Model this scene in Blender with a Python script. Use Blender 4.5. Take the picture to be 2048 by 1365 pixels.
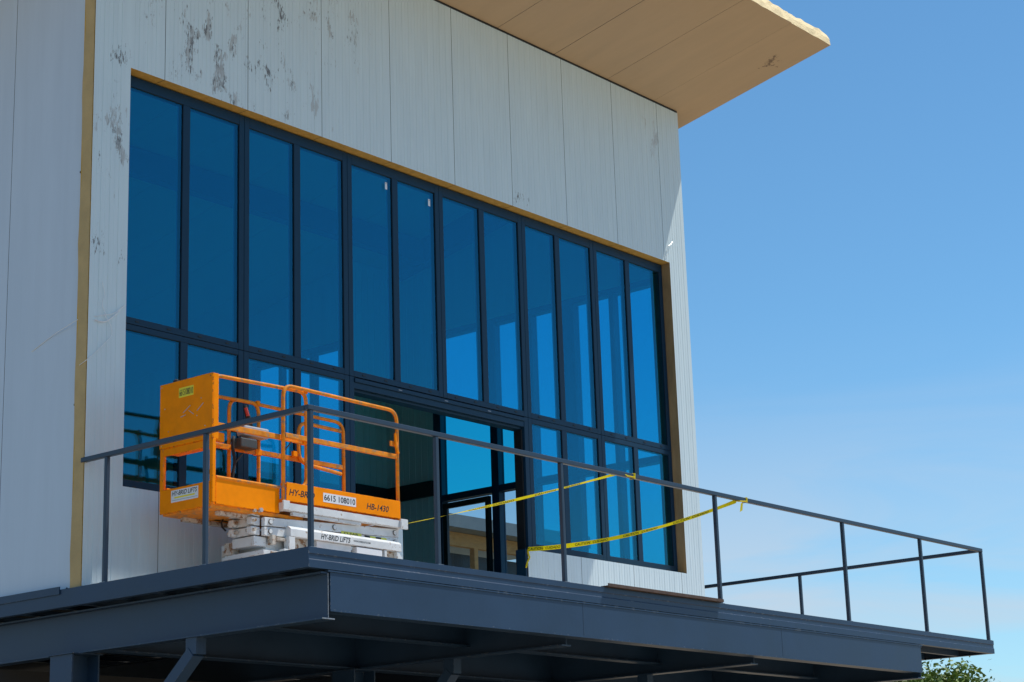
import bpy, bmesh, math, random
from mathutils import Vector, Matrix, Euler
random.seed(7)
sc = bpy.context.scene
for o in list(bpy.data.objects): bpy.data.objects.remove(o)
col = sc.collection

# ------------------------------------------------------------------ camera
F_PX, CAM_LOC, CAM_ROT = 3880.416, (-9.8485, -12.5971, -2.1908), (1.830291, 0.032063, -0.879869)
cd = bpy.data.cameras.new('camera'); cam = bpy.data.objects.new('camera', cd); col.objects.link(cam)
cd.sensor_fit = 'HORIZONTAL'; cd.sensor_width = 36; cd.lens = F_PX / 2048 * 36
cd.clip_start = .1; cd.clip_end = 6000
cam.location = CAM_LOC; cam.rotation_euler = CAM_ROT
sc.camera = cam
_M = Euler(CAM_ROT, 'XYZ').to_matrix(); _C = Vector(CAM_LOC)
def px(u, v, ax, val):
    """photo pixel -> point on the plane (axis ax = val) that the thing lies on"""
    d = _M @ Vector(((u - 1024) / F_PX, -(v - 682.5) / F_PX, -1))
    return _C + d * ((val - _C[ax]) / d[ax])

# ------------------------------------------------------------------ sky, sun, exposure
SUN = Vector((1.42, -1.0, 3.5)).normalized()
EL = math.asin(SUN.z); AZ = math.atan2(SUN.x, SUN.y)
w = bpy.data.worlds.new('World'); sc.world = w; w.use_nodes = True
nt = w.node_tree; N = nt.nodes; L = nt.links
for n in list(N): N.remove(n)
wo = N.new('ShaderNodeOutputWorld'); bg = N.new('ShaderNodeBackground')
sky = N.new('ShaderNodeTexSky'); sky.sky_type = 'NISHITA'; sky.sun_disc = False
sky.sun_elevation = EL; sky.sun_rotation = AZ
sky.air_density = 1.0; sky.dust_density = 0.0; sky.ozone_density = 6.0; sky.altitude = 300
bg.inputs['Strength'].default_value = .135
# thin cirrus veils
tc = N.new('ShaderNodeTexCoord'); mp = N.new('ShaderNodeMapping'); mp.inputs['Scale'].default_value = (1.6, 1.6, 9)
mp.inputs['Rotation'].default_value = (.12, .1, 0)
nz = N.new('ShaderNodeTexNoise'); nz.inputs['Scale'].default_value = 2.4; nz.inputs['Detail'].default_value = 6; nz.inputs['Roughness'].default_value = .55; nz.inputs['Distortion'].default_value = .6
mr = N.new('ShaderNodeMapRange'); mr.inputs[1].default_value = .40; mr.inputs[2].default_value = .64; mr.inputs[3].default_value = 0; mr.inputs[4].default_value = .85
sx = N.new('ShaderNodeSeparateXYZ')
m2 = N.new('ShaderNodeMapRange'); m2.inputs[1].default_value = .04; m2.inputs[2].default_value = .27; m2.inputs[3].default_value = .85; m2.interpolation_type = 'SMOOTHSTEP'; m2.inputs[4].default_value = .0
mu = N.new('ShaderNodeMath'); mu.operation = 'MULTIPLY'; mh = N.new('ShaderNodeMath'); mh.operation = 'ADD'; mh.inputs[1].default_value = .26
mix = N.new('ShaderNodeMix'); mix.data_type = 'RGBA'; mix.inputs[7].default_value = (4.6, 4.9, 5.4, 1)
L.new(tc.outputs['Generated'], mp.inputs['Vector']); L.new(mp.outputs[0], nz.inputs['Vector']); L.new(nz.outputs['Fac'], mr.inputs[0])
L.new(tc.outputs['Generated'], sx.inputs[0]); L.new(sx.outputs[2], m2.inputs[0])
L.new(mr.outputs[0], mh.inputs[0]); L.new(mh.outputs[0], mu.inputs[0]); L.new(m2.outputs[0], mu.inputs[1])
grade = N.new('ShaderNodeMix'); grade.data_type = 'RGBA'; grade.blend_type = 'MULTIPLY'; grade.inputs[0].default_value = 1; grade.inputs[7].default_value = (.78, 1.07, 1.06, 1)   # clear-day blue
L.new(sky.outputs[0], grade.inputs[6]); L.new(mu.outputs[0], mix.inputs[0]); L.new(grade.outputs[2], mix.inputs[6]); L.new(mix.outputs[2], bg.inputs['Color'])
L.new(bg.outputs[0], wo.inputs['Surface'])
sd = bpy.data.lights.new('sun', 'SUN'); sd.energy = 4.2; sd.angle = math.radians(.53); sd.color = (1, .95, .87)
sun = bpy.data.objects.new('sun', sd); col.objects.link(sun)
sun.rotation_euler = (-SUN).to_track_quat('-Z', 'Y').to_euler(); sun.location = (20, -20, 40)
sc.view_settings.view_transform = 'Standard'; sc.view_settings.look = 'None'; sc.view_settings.gamma = 1
sc.view_settings.exposure = 0.0
sc.render.engine = 'CYCLES'
sc.cycles.max_bounces = 10; sc.cycles.transparent_max_bounces = 24; sc.cycles.diffuse_bounces = 5; sc.cycles.glossy_bounces = 5

# ------------------------------------------------------------------ materials
def mat(name, base, rough=.6, metal=0., var=.12, vscale=3., stretch=(1, 1, 1), bump=0., bscale=60., rust=None, spec=.5):
    """principled material with colour variation, fine relief and optional rust/dirt patches (fac, scale, colour)"""
    m = bpy.data.materials.new(name); m.use_nodes = True
    t = m.node_tree; n = t.nodes; l = t.links; b = n['Principled BSDF']
    b.inputs['Roughness'].default_value = rough; b.inputs['Metallic'].default_value = metal
    b.inputs['Specular IOR Level'].default_value = spec
    g = n.new('ShaderNodeNewGeometry'); mpn = n.new('ShaderNodeMapping'); mpn.inputs['Scale'].default_value = stretch
    l.new(g.outputs['Position'], mpn.inputs['Vector'])
    ns = n.new('ShaderNodeTexNoise'); ns.inputs['Scale'].default_value = vscale; ns.inputs['Detail'].default_value = 8; ns.inputs['Roughness'].default_value = .6
    l.new(mpn.outputs[0], ns.inputs['Vector'])
    r = n.new('ShaderNodeMapRange'); r.inputs[1].default_value = .3; r.inputs[2].default_value = .7; r.inputs[3].default_value = 1 - var; r.inputs[4].default_value = 1 + var
    l.new(ns.outputs['Fac'], r.inputs[0])
    mm = n.new('ShaderNodeMix'); mm.data_type = 'RGBA'; mm.blend_type = 'MULTIPLY'; mm.inputs[0].default_value = 1; mm.inputs[6].default_value = (*base, 1)
    l.new(r.outputs[0], mm.inputs[7])
    out = mm.outputs[2]
    rr = n.new('ShaderNodeMapRange'); rr.inputs[3].default_value = max(.05, rough - .12); rr.inputs[4].default_value = min(1, rough + .12)
    l.new(ns.outputs['Fac'], rr.inputs[0]); l.new(rr.outputs[0], b.inputs['Roughness'])
    if rust:
        fac, s, rc = rust
        n2 = n.new('ShaderNodeTexNoise'); n2.inputs['Scale'].default_value = s; n2.inputs['Detail'].default_value = 10; n2.inputs['Roughness'].default_value = .7
        l.new(g.outputs['Position'], n2.inputs['Vector'])
        r2 = n.new('ShaderNodeMapRange'); r2.inputs[1].default_value = fac; r2.inputs[2].default_value = fac + .07
        l.new(n2.outputs['Fac'], r2.inputs[0])
        m3 = n.new('ShaderNodeMix'); m3.data_type = 'RGBA'; m3.inputs[7].default_value = (*rc, 1)
        l.new(r2.outputs[0], m3.inputs[0]); l.new(out, m3.inputs[6]); out = m3.outputs[2]
    l.new(out, b.inputs['Base Color'])
    if bump:
        n4 = n.new('ShaderNodeTexNoise'); n4.inputs['Scale'].default_value = bscale; n4.inputs['Detail'].default_value = 4
        l.new(mpn.outputs[0], n4.inputs['Vector'])
        bp = n.new('ShaderNodeBump'); bp.inputs['Strength'].default_value = bump; bp.inputs['Distance'].default_value = .01
        l.new(n4.outputs['Fac'], bp.inputs['Height']); l.new(bp.outputs[0], b.inputs['Normal'])
    m.diffuse_color = (*base, 1)
    return m

def add_scuffs(m, spots, scale, stretch, thr, colr, dens=1.0):
    """dark scrape marks on a surface, gathered round given places (x,y,z,radius)"""
    t = m.node_tree; n = t.nodes; l = t.links; b = n['Principled BSDF']
    g = n.new('ShaderNodeNewGeometry'); tot = None
    for (x, y, z, r) in spots:
        d = n.new('ShaderNodeVectorMath'); d.operation = 'DISTANCE'; d.inputs[1].default_value = (x, y, z); l.new(g.outputs['Position'], d.inputs[0])
        q = n.new('ShaderNodeMapRange'); q.inputs[1].default_value = r; q.inputs[2].default_value = r * .2; q.inputs[3].default_value = 0; q.inputs[4].default_value = 1
        l.new(d.outputs['Value'], q.inputs[0])
        if tot is None: tot = q.outputs[0]
        else:
            a = n.new('ShaderNodeMath'); a.operation = 'MAXIMUM'; l.new(tot, a.inputs[0]); l.new(q.outputs[0], a.inputs[1]); tot = a.outputs[0]
    pm = n.new('ShaderNodeMapping'); pm.inputs['Scale'].default_value = (1, 1, .6); l.new(g.outputs['Position'], pm.inputs['Vector'])
    pn = n.new('ShaderNodeTexNoise'); pn.inputs['Scale'].default_value = 5; pn.inputs['Detail'].default_value = 3; l.new(pm.outputs[0], pn.inputs['Vector'])
    pr = n.new('ShaderNodeMapRange'); pr.inputs[1].default_value = .42; pr.inputs[2].default_value = .62; l.new(pn.outputs['Fac'], pr.inputs[0])
    pq = n.new('ShaderNodeMath'); pq.operation = 'MULTIPLY'; l.new(tot, pq.inputs[0]); l.new(pr.outputs[0], pq.inputs[1]); tot = pq.outputs[0]
    mpn = n.new('ShaderNodeMapping'); mpn.inputs['Scale'].default_value = stretch; l.new(g.outputs['Position'], mpn.inputs['Vector'])
    ns = n.new('ShaderNodeTexNoise'); ns.inputs['Scale'].default_value = scale; ns.inputs['Detail'].default_value = 9; ns.inputs['Roughness'].default_value = .72
    l.new(mpn.outputs[0], ns.inputs['Vector'])
    s1 = n.new('ShaderNodeMath'); s1.operation = 'MULTIPLY_ADD'; l.new(tot, s1.inputs[0]); s1.inputs[1].default_value = .22 * dens; l.new(ns.outputs['Fac'], s1.inputs[2])
    r2 = n.new('ShaderNodeMapRange'); r2.inputs[1].default_value = thr; r2.inputs[2].default_value = thr + .05; r2.inputs[4].default_value = .85; l.new(s1.outputs[0], r2.inputs[0])
    ml = n.new('ShaderNodeMath'); ml.operation = 'MULTIPLY'; l.new(r2.outputs[0], ml.inputs[0])
    cl = n.new('ShaderNodeMath'); cl.operation = 'GREATER_THAN'; cl.inputs[1].default_value = .001; l.new(tot, cl.inputs[0]); l.new(cl.outputs[0], ml.inputs[1])
    m3 = n.new('ShaderNodeMix'); m3.data_type = 'RGBA'; m3.inputs[7].default_value = (*colr, 1)
    old = b.inputs['Base Color'].links[0].from_socket
    l.new(ml.outputs[0], m3.inputs[0]); l.new(old, m3.inputs[6]); l.new(m3.outputs[2], b.inputs['Base Color'])

def add_wear(m, colr, radius=.007, amount=.52):
    """paint worn through along the edges, broken up by noise"""
    t = m.node_tree; n = t.nodes; l = t.links; b = n['Principled BSDF']
    g = n.new('ShaderNodeNewGeometry'); bv = n.new('ShaderNodeBevel'); bv.samples = 4; bv.inputs['Radius'].default_value = radius
    d = n.new('ShaderNodeVectorMath'); d.operation = 'DOT_PRODUCT'; l.new(bv.outputs[0], d.inputs[0]); l.new(g.outputs['True Normal'], d.inputs[1])
    r = n.new('ShaderNodeMapRange'); r.inputs[1].default_value = .995; r.inputs[2].default_value = .93; l.new(d.outputs['Value'], r.inputs[0])
    ns = n.new('ShaderNodeTexNoise'); ns.inputs['Scale'].default_value = 24; ns.inputs['Detail'].default_value = 6; l.new(g.outputs['Position'], ns.inputs['Vector'])
    q = n.new('ShaderNodeMapRange'); q.inputs[1].default_value = amount; q.inputs[2].default_value = amount + .06; l.new(ns.outputs['Fac'], q.inputs[0])
    k = n.new('ShaderNodeMath'); k.operation = 'MULTIPLY'; l.new(r.outputs[0], k.inputs[0]); l.new(q.outputs[0], k.inputs[1])
    m3 = n.new('ShaderNodeMix'); m3.data_type = 'RGBA'; m3.inputs[7].default_value = (*colr, 1); old = b.inputs['Base Color'].links[0].from_socket
    l.new(k.outputs[0], m3.inputs[0]); l.new(old, m3.inputs[6]); l.new(m3.outputs[2], b.inputs['Base Color'])

def glass_mat(name, tint, refl, f0, f1):
    """thin blue solar glass: tinted see-through plus coated reflection that grows towards grazing"""
    m = bpy.data.materials.new(name); m.use_nodes = True; t = m.node_tree; n = t.nodes; l = t.links
    for x in list(n): n.remove(x)
    o = n.new('ShaderNodeOutputMaterial'); tr = n.new('ShaderNodeBsdfTransparent'); gl = n.new('ShaderNodeBsdfGlossy'); mx = n.new('ShaderNodeMixShader')
    tr.inputs[0].default_value = (*tint, 1); gl.inputs[0].default_value = (*refl, 1); gl.inputs['Roughness'].default_value = .004
    lw = n.new('ShaderNodeLayerWeight'); lw.inputs[0].default_value = .35
    r = n.new('ShaderNodeMapRange'); r.inputs[3].default_value = f0; r.inputs[4].default_value = f1
    l.new(lw.outputs['Facing'], r.inputs[0]); l.new(r.outputs[0], mx.inputs[0]); l.new(tr.outputs[0], mx.inputs[1]); l.new(gl.outputs[0], mx.inputs[2])
    g = n.new('ShaderNodeNewGeometry'); ns = n.new('ShaderNodeTexNoise'); ns.inputs['Scale'].default_value = .8
    l.new(g.outputs['Position'], ns.inputs['Vector']); bp = n.new('ShaderNodeBump'); bp.inputs['Strength'].default_value = .02; bp.inputs['Distance'].default_value = .05
    l.new(ns.outputs['Fac'], bp.inputs['Height']); l.new(bp.outputs[0], gl.inputs['Normal'])
    l.new(mx.outputs[0], o.inputs[0]); return m

M = {}
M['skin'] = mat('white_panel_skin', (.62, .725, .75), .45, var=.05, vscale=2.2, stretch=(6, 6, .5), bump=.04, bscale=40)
add_scuffs(M['skin'], [(1.25, 0, 5.25, 1.1), (1.5, 0, 4.75, .8), (2.0, 0, 5.15, .6), (2.45, 0, 4.95, .5), (3.0, 0, 6.0, .8), (.26, 0, 3.9, .5), (.26, 0, 4.6, .45), (.26, 0, 3.0, .4), (5.9, 0, 4.72, .25), (1.2, 0, 5.8, .9), (2.15, 0, 5.7, .6)],
           30, (1.9, 1, .42), .70, (.075, .055, .042), 1.15)
add_scuffs(M['skin'], [(1.3, 0, 5.3, 1.3), (1.6, 0, 4.8, .9), (3.0, 0, 6.0, 1.0), (.26, 0, 3.9, .8), (2.6, 0, 5.0, .8), (8.5, 0, 6.2, .6)], 9, (3.2, 1, .6), .68, (.46, .48, .47))
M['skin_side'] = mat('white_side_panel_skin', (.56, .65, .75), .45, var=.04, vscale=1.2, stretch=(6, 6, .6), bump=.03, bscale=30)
M['soffit'] = mat('tan_soffit_skin', (.50, .36, .215), .55, var=.06, vscale=1.5, stretch=(3, .6, 1))
add_scuffs(M['soffit'], [(9.125, -1.37, 6.97, .2)], 14, (1, 1, 1), .62, (.14, .085, .05))
M['foam'] = mat('yellow_insulation_foam', (.58, .36, .08), .9, var=.16, vscale=14, bump=.7, bscale=70)
M['foam_pale'] = mat('pale_insulation_foam', (.95, .75, .43), .9, var=.10, vscale=10, bump=.9, bscale=45, rust=(.66, 9, (.34, .2, .07)))
M['foam_strip'] = mat('tan_foam_strip', (.52, .375, .175), .9, var=.10, vscale=5, bump=.4, bscale=50)
M['jamb'] = mat('brown_weathered_foam', (.30, .21, .105), .9, var=.3, vscale=6, stretch=(1, 1, .3), bump=.5, bscale=50)
M['seal'] = mat('grey_joint_seal', (.10, .10, .10), .8)
M['lining'] = mat('interior_panel_lining', (.46, .51, .50), .5, var=.06, vscale=2, stretch=(5, 5, .5))
M['frame'] = mat('anthracite_window_frame', (.005, .031, .066), .42, var=.08, vscale=4, spec=.25)
M['frame_dark'] = mat('black_plastic', (.008, .009, .011), .5, var=.1)
M['steel'] = mat('anthracite_painted_steel', (.019, .047, .096), .42, var=.16, vscale=2.0, bump=.06, bscale=22, spec=.35, rust=(.705, 34, (.15, .18, .21)))
M['steel_rail'] = mat('anthracite_railing_steel', (.026, .046, .075), .38, var=.10, vscale=6, spec=.4, rust=(.72, 60, (.16, .17, .19)))
M['rusty'] = mat('rusty_brown_steel', (.085, .05, .036), .8, var=.3, vscale=12, bump=.3)
M['weld'] = mat('bare_weld_steel', (.26, .28, .31), .5, .3, var=.4, vscale=60)
M['board'] = mat('grey_deck_board', (.58, .50, .45), .8, var=.12, vscale=5)
M['glass'] = glass_mat('blue_solar_glass', (.16, .79, .88), (.15, .66, .92), .08, .30)
M['glass_in'] = glass_mat('blue_solar_glass_clear', (.16, .76, .87), (.09, .57, .90), .04, .2)
M['glass_pale'] = glass_mat('pale_blue_glass', (.76, .88, .93), (.09, .57, .90), .04, .2)
M['white_sticker'] = mat('white_sticker', (.75, .76, .78), .5, var=.05)
M['yellow_sticker'] = mat('yellow_sticker', (.85, .72, .02), .5, var=.05)
M['ink'] = mat('black_ink', (.012, .012, .014), .6, var=.05)
M['orange'] = mat('orange_lift_paint', (.98, .275, .0), .5, var=.10, vscale=7, bump=.04, bscale=30, spec=.08, rust=(.675, 42, (.10, .045, .02)))
M['orange_worn'] = mat('worn_orange_tube_paint', (.80, .26, .015), .55, var=.25, vscale=14, spec=.2, rust=(.54, 18, (.40, .23, .12)))
M['lift_white'] = mat('white_lift_paint', (.66, .68, .68), .5, var=.12, vscale=6, rust=(.61, 15, (.33, .21, .12)))
M['rust'] = mat('rust_stained_paint', (.52, .47, .40), .8, var=.25, vscale=18, rust=(.50, 22, (.24, .12, .055)))
add_wear(M['orange'], (.07, .045, .03)); add_wear(M['lift_white'], (.28, .14, .07)); add_wear(M['steel'], (.20, .22, .24), .006, .58)
M['grey_box'] = mat('grey_plastic', (.42, .42, .44), .5, var=.08)
M['dark_box'] = mat('dark_grey_plastic', (.06, .065, .06), .55, var=.1)
M['red'] = mat('red_grip', (.55, .05, .035), .5)
M['rubber'] = mat('black_rubber', (.02, .02, .02), .8)
M['tape'] = mat('yellow_caution_tape', (.88, .74, .01), .4, var=.06, vscale=20)
def add_translucent(m, fac):
    t = m.node_tree; n = t.nodes; l = t.links; b = n['Principled BSDF']; o = n['Material Output']
    tl = n.new('ShaderNodeBsdfTranslucent'); mx = n.new('ShaderNodeMixShader'); mx.inputs[0].default_value = fac
    l.new(b.inputs['Base Color'].links[0].from_socket, tl.inputs[0]); l.new(b.outputs[0], mx.inputs[1]); l.new(tl.outputs[0], mx.inputs[2]); l.new(mx.outputs[0], o.inputs[0])
add_translucent(M['tape'], .45)
M['hazard'] = mat('faded_yellow_decal', (.55, .56, .08), .6)
M['film'] = mat('clear_plastic_film', (.80, .84, .86), .25)
M['ground'] = mat('sandy_ground', (.36, .285, .19), .95, var=.2, vscale=.3, bump=.4, bscale=8)
M['wood'] = mat('raw_timber', (.50, .27, .10), .8, var=.2, vscale=6, stretch=(1, 1, 4))
M['corr'] = mat('dark_corrugated_metal', (.05, .052, .055), .5, .2, var=.2)
M['nb_roof'] = mat('grey_metal_roof', (.20, .21, .22), .5, .2, var=.1)
M['nb_wall'] = mat('grey_block_wall', (.30, .32, .34), .8, var=.1)
M['underdeck_shade'] = mat('near_black_shade', (.03, .03, .032), .9, var=.15)  # near-black colour standing in for the shade below deck level
M['bark'] = mat('tree_bark', (.10, .075, .05), .9, var=.3, vscale=9)
M['leaf'] = mat('green_leaves', (.16, .23, .035), .6, var=.45, vscale=.9)

# ------------------------------------------------------------------ mesh helpers
class MB:
    def __init__(s): s.v = []; s.f = []; s.m = []
    def quad(s, pts, mi=0):
        i = len(s.v); s.v += [tuple(p) for p in pts]; s.f.append(tuple(range(i, i + len(pts)))); s.m.append(mi); return s
    def box(s, x0, x1, y0, y1, z0, z1, mi=0):
        i = len(s.v)
        s.v += [(x, y, z) for x in (x0, x1) for y in (y0, y1) for z in (z0, z1)]
        for f in ((0, 1, 3, 2), (4, 6, 7, 5), (0, 4, 5, 1), (2, 3, 7, 6), (0, 2, 6, 4), (1, 5, 7, 3)): s.f.append(tuple(i + k for k in f)); s.m.append(mi)
        return s
    def hexa(s, p, mi=0):
        """eight corners, ordered like box()"""
        i = len(s.v); s.v += [tuple(q) for q in p]
        for f in ((0, 1, 3, 2), (4, 6, 7, 5), (0, 4, 5, 1), (2, 3, 7, 6), (0, 2, 6, 4), (1, 5, 7, 3)): s.f.append(tuple(i + k for k in f)); s.m.append(mi)
        return s
    def bar(s, a, b, w, h, up=(0, 0, 1), mi=0):
        a = Vector(a); b = Vector(b); d = (b - a).normalized(); sd = d.cross(Vector(up))
        if sd.length < 1e-4: sd = Vector((1, 0, 0))
        sd.normalize(); u = sd.cross(d); p = []
        for q in (a, b):
            for i in (-1, 1):
                for j in (-1, 1): p.append(q + sd * (w / 2 * i) + u * (h / 2 * j))
        return s.hexa(p, mi)
    def tube(s, path, r, n=8, mi=0, cap=True):
        path = [Vector(p) for p in path]; i0 = len(s.v); ref = None
        for k, p in enumerate(path):
            d = (path[min(k + 1, len(path) - 1)] - path[max(k - 1, 0)]).normalized()
            if ref is None:
                ref = d.cross(Vector((0, 0, 1)))
                if ref.length < .05: ref = d.cross(Vector((0, 1, 0)))
            ref = (ref - d * ref.dot(d)).normalized(); bn = d.cross(ref)
            rk = r[k] if isinstance(r, (list, tuple)) else r
            for j in range(n):
                a = 2 * math.pi * j / n; s.v.append(tuple(p + (ref * math.cos(a) + bn * math.sin(a)) * rk))
        for k in range(len(path) - 1):
            for j in range(n):
                a = i0 + k * n + j; b = i0 + k * n + (j + 1) % n; s.f.append((a, b, b + n, a + n)); s.m.append(mi)
        if cap:
            s.f.append(tuple(range(i0, i0 + n))); s.m.append(mi)
            e = i0 + (len(path) - 1) * n; s.f.append(tuple(range(e, e + n))); s.m.append(mi)
        return s
    def cyl(s, a, b, r, n=14, mi=0): return s.tube([a, b], r, n, mi)
    def prism(s, prof, fn, a, b, mi=0):
        """profile points (p,q) swept from a to b, placed by fn(t,p,q)"""
        n = len(prof); i = len(s.v)
        s.v += [tuple(fn(a, p, q)) for p, q in prof] + [tuple(fn(b, p, q)) for p, q in prof]
        for k in range(n): j = (k + 1) % n; s.f.append((i + k, i + j, i + n + j, i + n + k)); s.m.append(mi)
        s.f.append(tuple(range(i, i + n))); s.m.append(mi); s.f.append(tuple(range(i + n, i + 2 * n))); s.m.append(mi)
        return s
    def build(s, name, mats, parent=None, bevel=0, smooth=False, loc=None):
        off = Vector((0, 0, 0))
        if parent is not None: off = Vector(parent['_w'])
        elif loc is not None: off = Vector(loc)
        me = bpy.data.meshes.new(name); me.from_pydata([tuple(Vector(v) - off) for v in s.v], [], s.f)
        if not isinstance(mats, (list, tuple)): mats = [mats]
        for m in mats: me.materials.append(M[m])
        for p, mi in zip(me.polygons, s.m): p.material_index = mi
        bm = bmesh.new(); bm.from_mesh(me); bmesh.ops.recalc_face_normals(bm, faces=bm.faces); bm.to_mesh(me); bm.free()
        if smooth:
            for p in me.polygons: p.use_smooth = True
        o = bpy.data.objects.new(name, me); col.objects.link(o)
        if parent is not None: o.parent = parent; o['_w'] = parent['_w']
        else: o.location = off; o['_w'] = tuple(off)
        if bevel:
            b = o.modifiers.new('bevel', 'BEVEL'); b.width = bevel; b.segments = 2; b.limit_method = 'ANGLE'; b.angle_limit = math.radians(40)
        return o
def thing(name, label, cat, loc, group=None):
    o = bpy.data.objects.new(name, None); col.objects.link(o); o.location = loc; o['_w'] = tuple(loc)
    o['label'] = label; o['category'] = cat; o.empty_display_size = .2
    if group: o['group'] = group
    return o
def tag(o, label, cat, group=None):
    o['label'] = label; o['category'] = cat
    if group: o['group'] = group
    return o
def rounded(pts, r, n=6):
    """polyline with its inner corners rounded"""
    pts = [Vector(p) for p in pts]; out = [pts[0]]
    for k in range(1, len(pts) - 1):
        p = pts[k]; a = (pts[k - 1] - p); b = (pts[k + 1] - p); rr = min(r, a.length * .49, b.length * .49); a.normalize(); b.normalize()
        s = p + a * rr; e = p + b * rr
        for i in range(n + 1):
            t = i / n; out.append(s * (1 - t) ** 2 + p * (2 * t * (1 - t)) + e * t ** 2)
    out.append(pts[-1]); return out
_tc = {}
def text_mesh(txt):
    """flat outline of the built-in font, normalised to unit cap height"""
    if txt in _tc: return _tc[txt]
    c = bpy.data.curves.new('t', 'FONT'); c.body = txt; c.size = 1; c.resolution_u = 3; c.offset = .018
    o = bpy.data.objects.new('t', c); col.objects.link(o); bpy.context.view_layer.update()
    me = bpy.data.meshes.new_from_object(o.evaluated_get(bpy.context.evaluated_depsgraph_get()))
    v = [(p.co.x, p.co.y) for p in me.vertices]; f = [tuple(p.vertices) for p in me.polygons]
    bpy.data.objects.remove(o); bpy.data.curves.remove(c); bpy.data.meshes.remove(me)
    x0 = min(p[0] for p in v); x1 = max(p[0] for p in v); y0 = min(p[1] for p in v); y1 = max(p[1] for p in v)
    v = [((p[0] - x0) / (x1 - x0), (p[1] - y0) / (y1 - y0)) for p in v]
    _tc[txt] = (v, f); return _tc[txt]
def lettering(txt, fn, m, parent, name='lettering', shear=0.):
    """fn maps (0..1 along, 0..1 up) to a point"""
    v, f = text_mesh(txt); mb = MB()
    mb.v = [tuple(fn(p[0] + shear * (p[1] - .5), p[1])) for p in v]; mb.f = list(f); mb.m = [0] * len(f)
    return mb.build(name, m, parent)

# ------------------------------------------------------------------ ground
GZ = -3.8
g = MB().quad([(-900, -900, GZ), (900, -900, GZ), (900, 900, GZ), (-900, 900, GZ)]).build('ground', 'ground'); g['kind'] = 'structure'

# ------------------------------------------------------------------ building
B = thing('building', 'white panel clad building with tall blue glass front and tan overhanging roof', 'building', (4.5, 5, GZ))
TH = .15; PITCH = .0975
def sof(y): return 6.69 - .205 * y
def panel_piece(mb, w0, w1, z0, z1, fn, g0, ribs=True, em=(3, 3)):
    """sandwich panel: grooved outer skin (0), foam edges (1), lining (2); fn(w, depth, z) -> world"""
    prof = [(w0, 0)]; k = math.floor((w0 - g0) / PITCH) + 1
    while ribs and g0 + k * PITCH < w1 - .012:
        c = g0 + k * PITCH
        for cc, dp, hw in ((c - PITCH / 2, .0014, .003), (c, .003, .0045)):
            if cc > w0 + .012: prof += [(cc - hw, 0), (cc - .0013, dp), (cc + .0013, dp), (cc + hw, 0)]
        k += 1
    prof.append((w1, 0))
    zt = z1 if callable(z1) else (lambda w_: z1)
    for (a, b) in zip(prof[:-1], prof[1:]):
        mb.quad([fn(a[0], a[1], z0), fn(b[0], b[1], z0), fn(b[0], b[1], zt(b[0])), fn(a[0], a[1], zt(a[0]))], 0)
    mb.quad([fn(w0, TH, z0), fn(w1, TH, z0), fn(w1, TH, zt(w1)), fn(w0, TH, zt(w0))], 2)
    for zz in ((lambda w_: z0), zt): mb.quad([fn(p[0], p[1], zz(p[0])) for p in prof] + [fn(w1, TH, zz(w1)), fn(w0, TH, zz(w0))], 1)
    for ww, e in ((w0, em[0]), (w1, em[1])): mb.quad([fn(ww, 0, z0), fn(ww, TH, z0), fn(ww, TH, zt(ww)), fn(ww, 0, zt(ww))], e)
def raw_build(mb, name, mats, parent):
    """like build() but keeps face order (open pieces share edges)"""
    return mb.build(name, mats, parent)
front = lambda w_, d, z: (w_, d, z)
WX0, WX1, WZ0, WZ1 = .4405, 8.71, .895, 4.65
DX0, DX1 = 3.88, 5.80
TOP = 6.676
seams = [.04, .83, 1.84, 2.82, 3.81, 4.79, 5.745, 6.71, 7.667, 8.60, 9.06]
G = .003
FM = ['skin', 'foam', 'lining', 'seal', 'jamb']
for i in range(10):
    a, b = seams[i] + G * (i > 0), seams[i + 1] - G * (i < 9)
    mb = MB(); g0 = seams[i]
    if i == 0:
        panel_piece(mb, a, WX0, 0, TOP, front, g0, em=(1, 1)); panel_piece(mb, WX0, b, WZ1, TOP, front, g0); panel_piece(mb, WX0, b, 0, WZ0, front, g0)
        mb.build('wall_panel', FM, B); continue
    if i == 9:
        panel_piece(mb, WX1, b, 0, TOP, front, g0, em=(4, 3)); panel_piece(mb, a, WX1, WZ1, TOP, front, g0); panel_piece(mb, a, WX1, 0, WZ0, front, g0)
        mb.build('wall_panel', FM, B); continue
    panel_piece(mb, a, b, WZ1, TOP, front, g0); mb.build('wall_panel', FM, B)
    lo = []
    if b <= DX0: lo = [(a, b)]
    elif a < DX0: lo = [(a, DX0)]
    elif a >= DX1: lo = [(a, b)]
    elif b > DX1: lo = [(DX1, b)]
    for (p, q) in lo:
        mb = MB(); panel_piece(mb, p, q, 0, WZ0, front, g0); mb.build('wall_panel', FM, B)
# left side wall (faces -x)
SX = .075
side = lambda w_, d, z: (SX + d, w_, z)
ys = [.19, 1.18] + [1.18 + k * .985 for k in range(1, 10)]
for i in range(len(ys) - 1):
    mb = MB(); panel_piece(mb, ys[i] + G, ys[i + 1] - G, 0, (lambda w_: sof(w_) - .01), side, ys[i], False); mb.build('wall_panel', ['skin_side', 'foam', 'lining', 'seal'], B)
YB2 = ys[-1]
for (u_, v_) in ((165, 345), (163, 572), (153, 810), (137, 1178)):
    p = px(u_ - 3, v_, 0, SX); MB().cyl((SX - .006, p.y, p.z), (SX + .002, p.y, p.z), .011, 8).build('screw', 'frame_dark', B)
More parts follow.
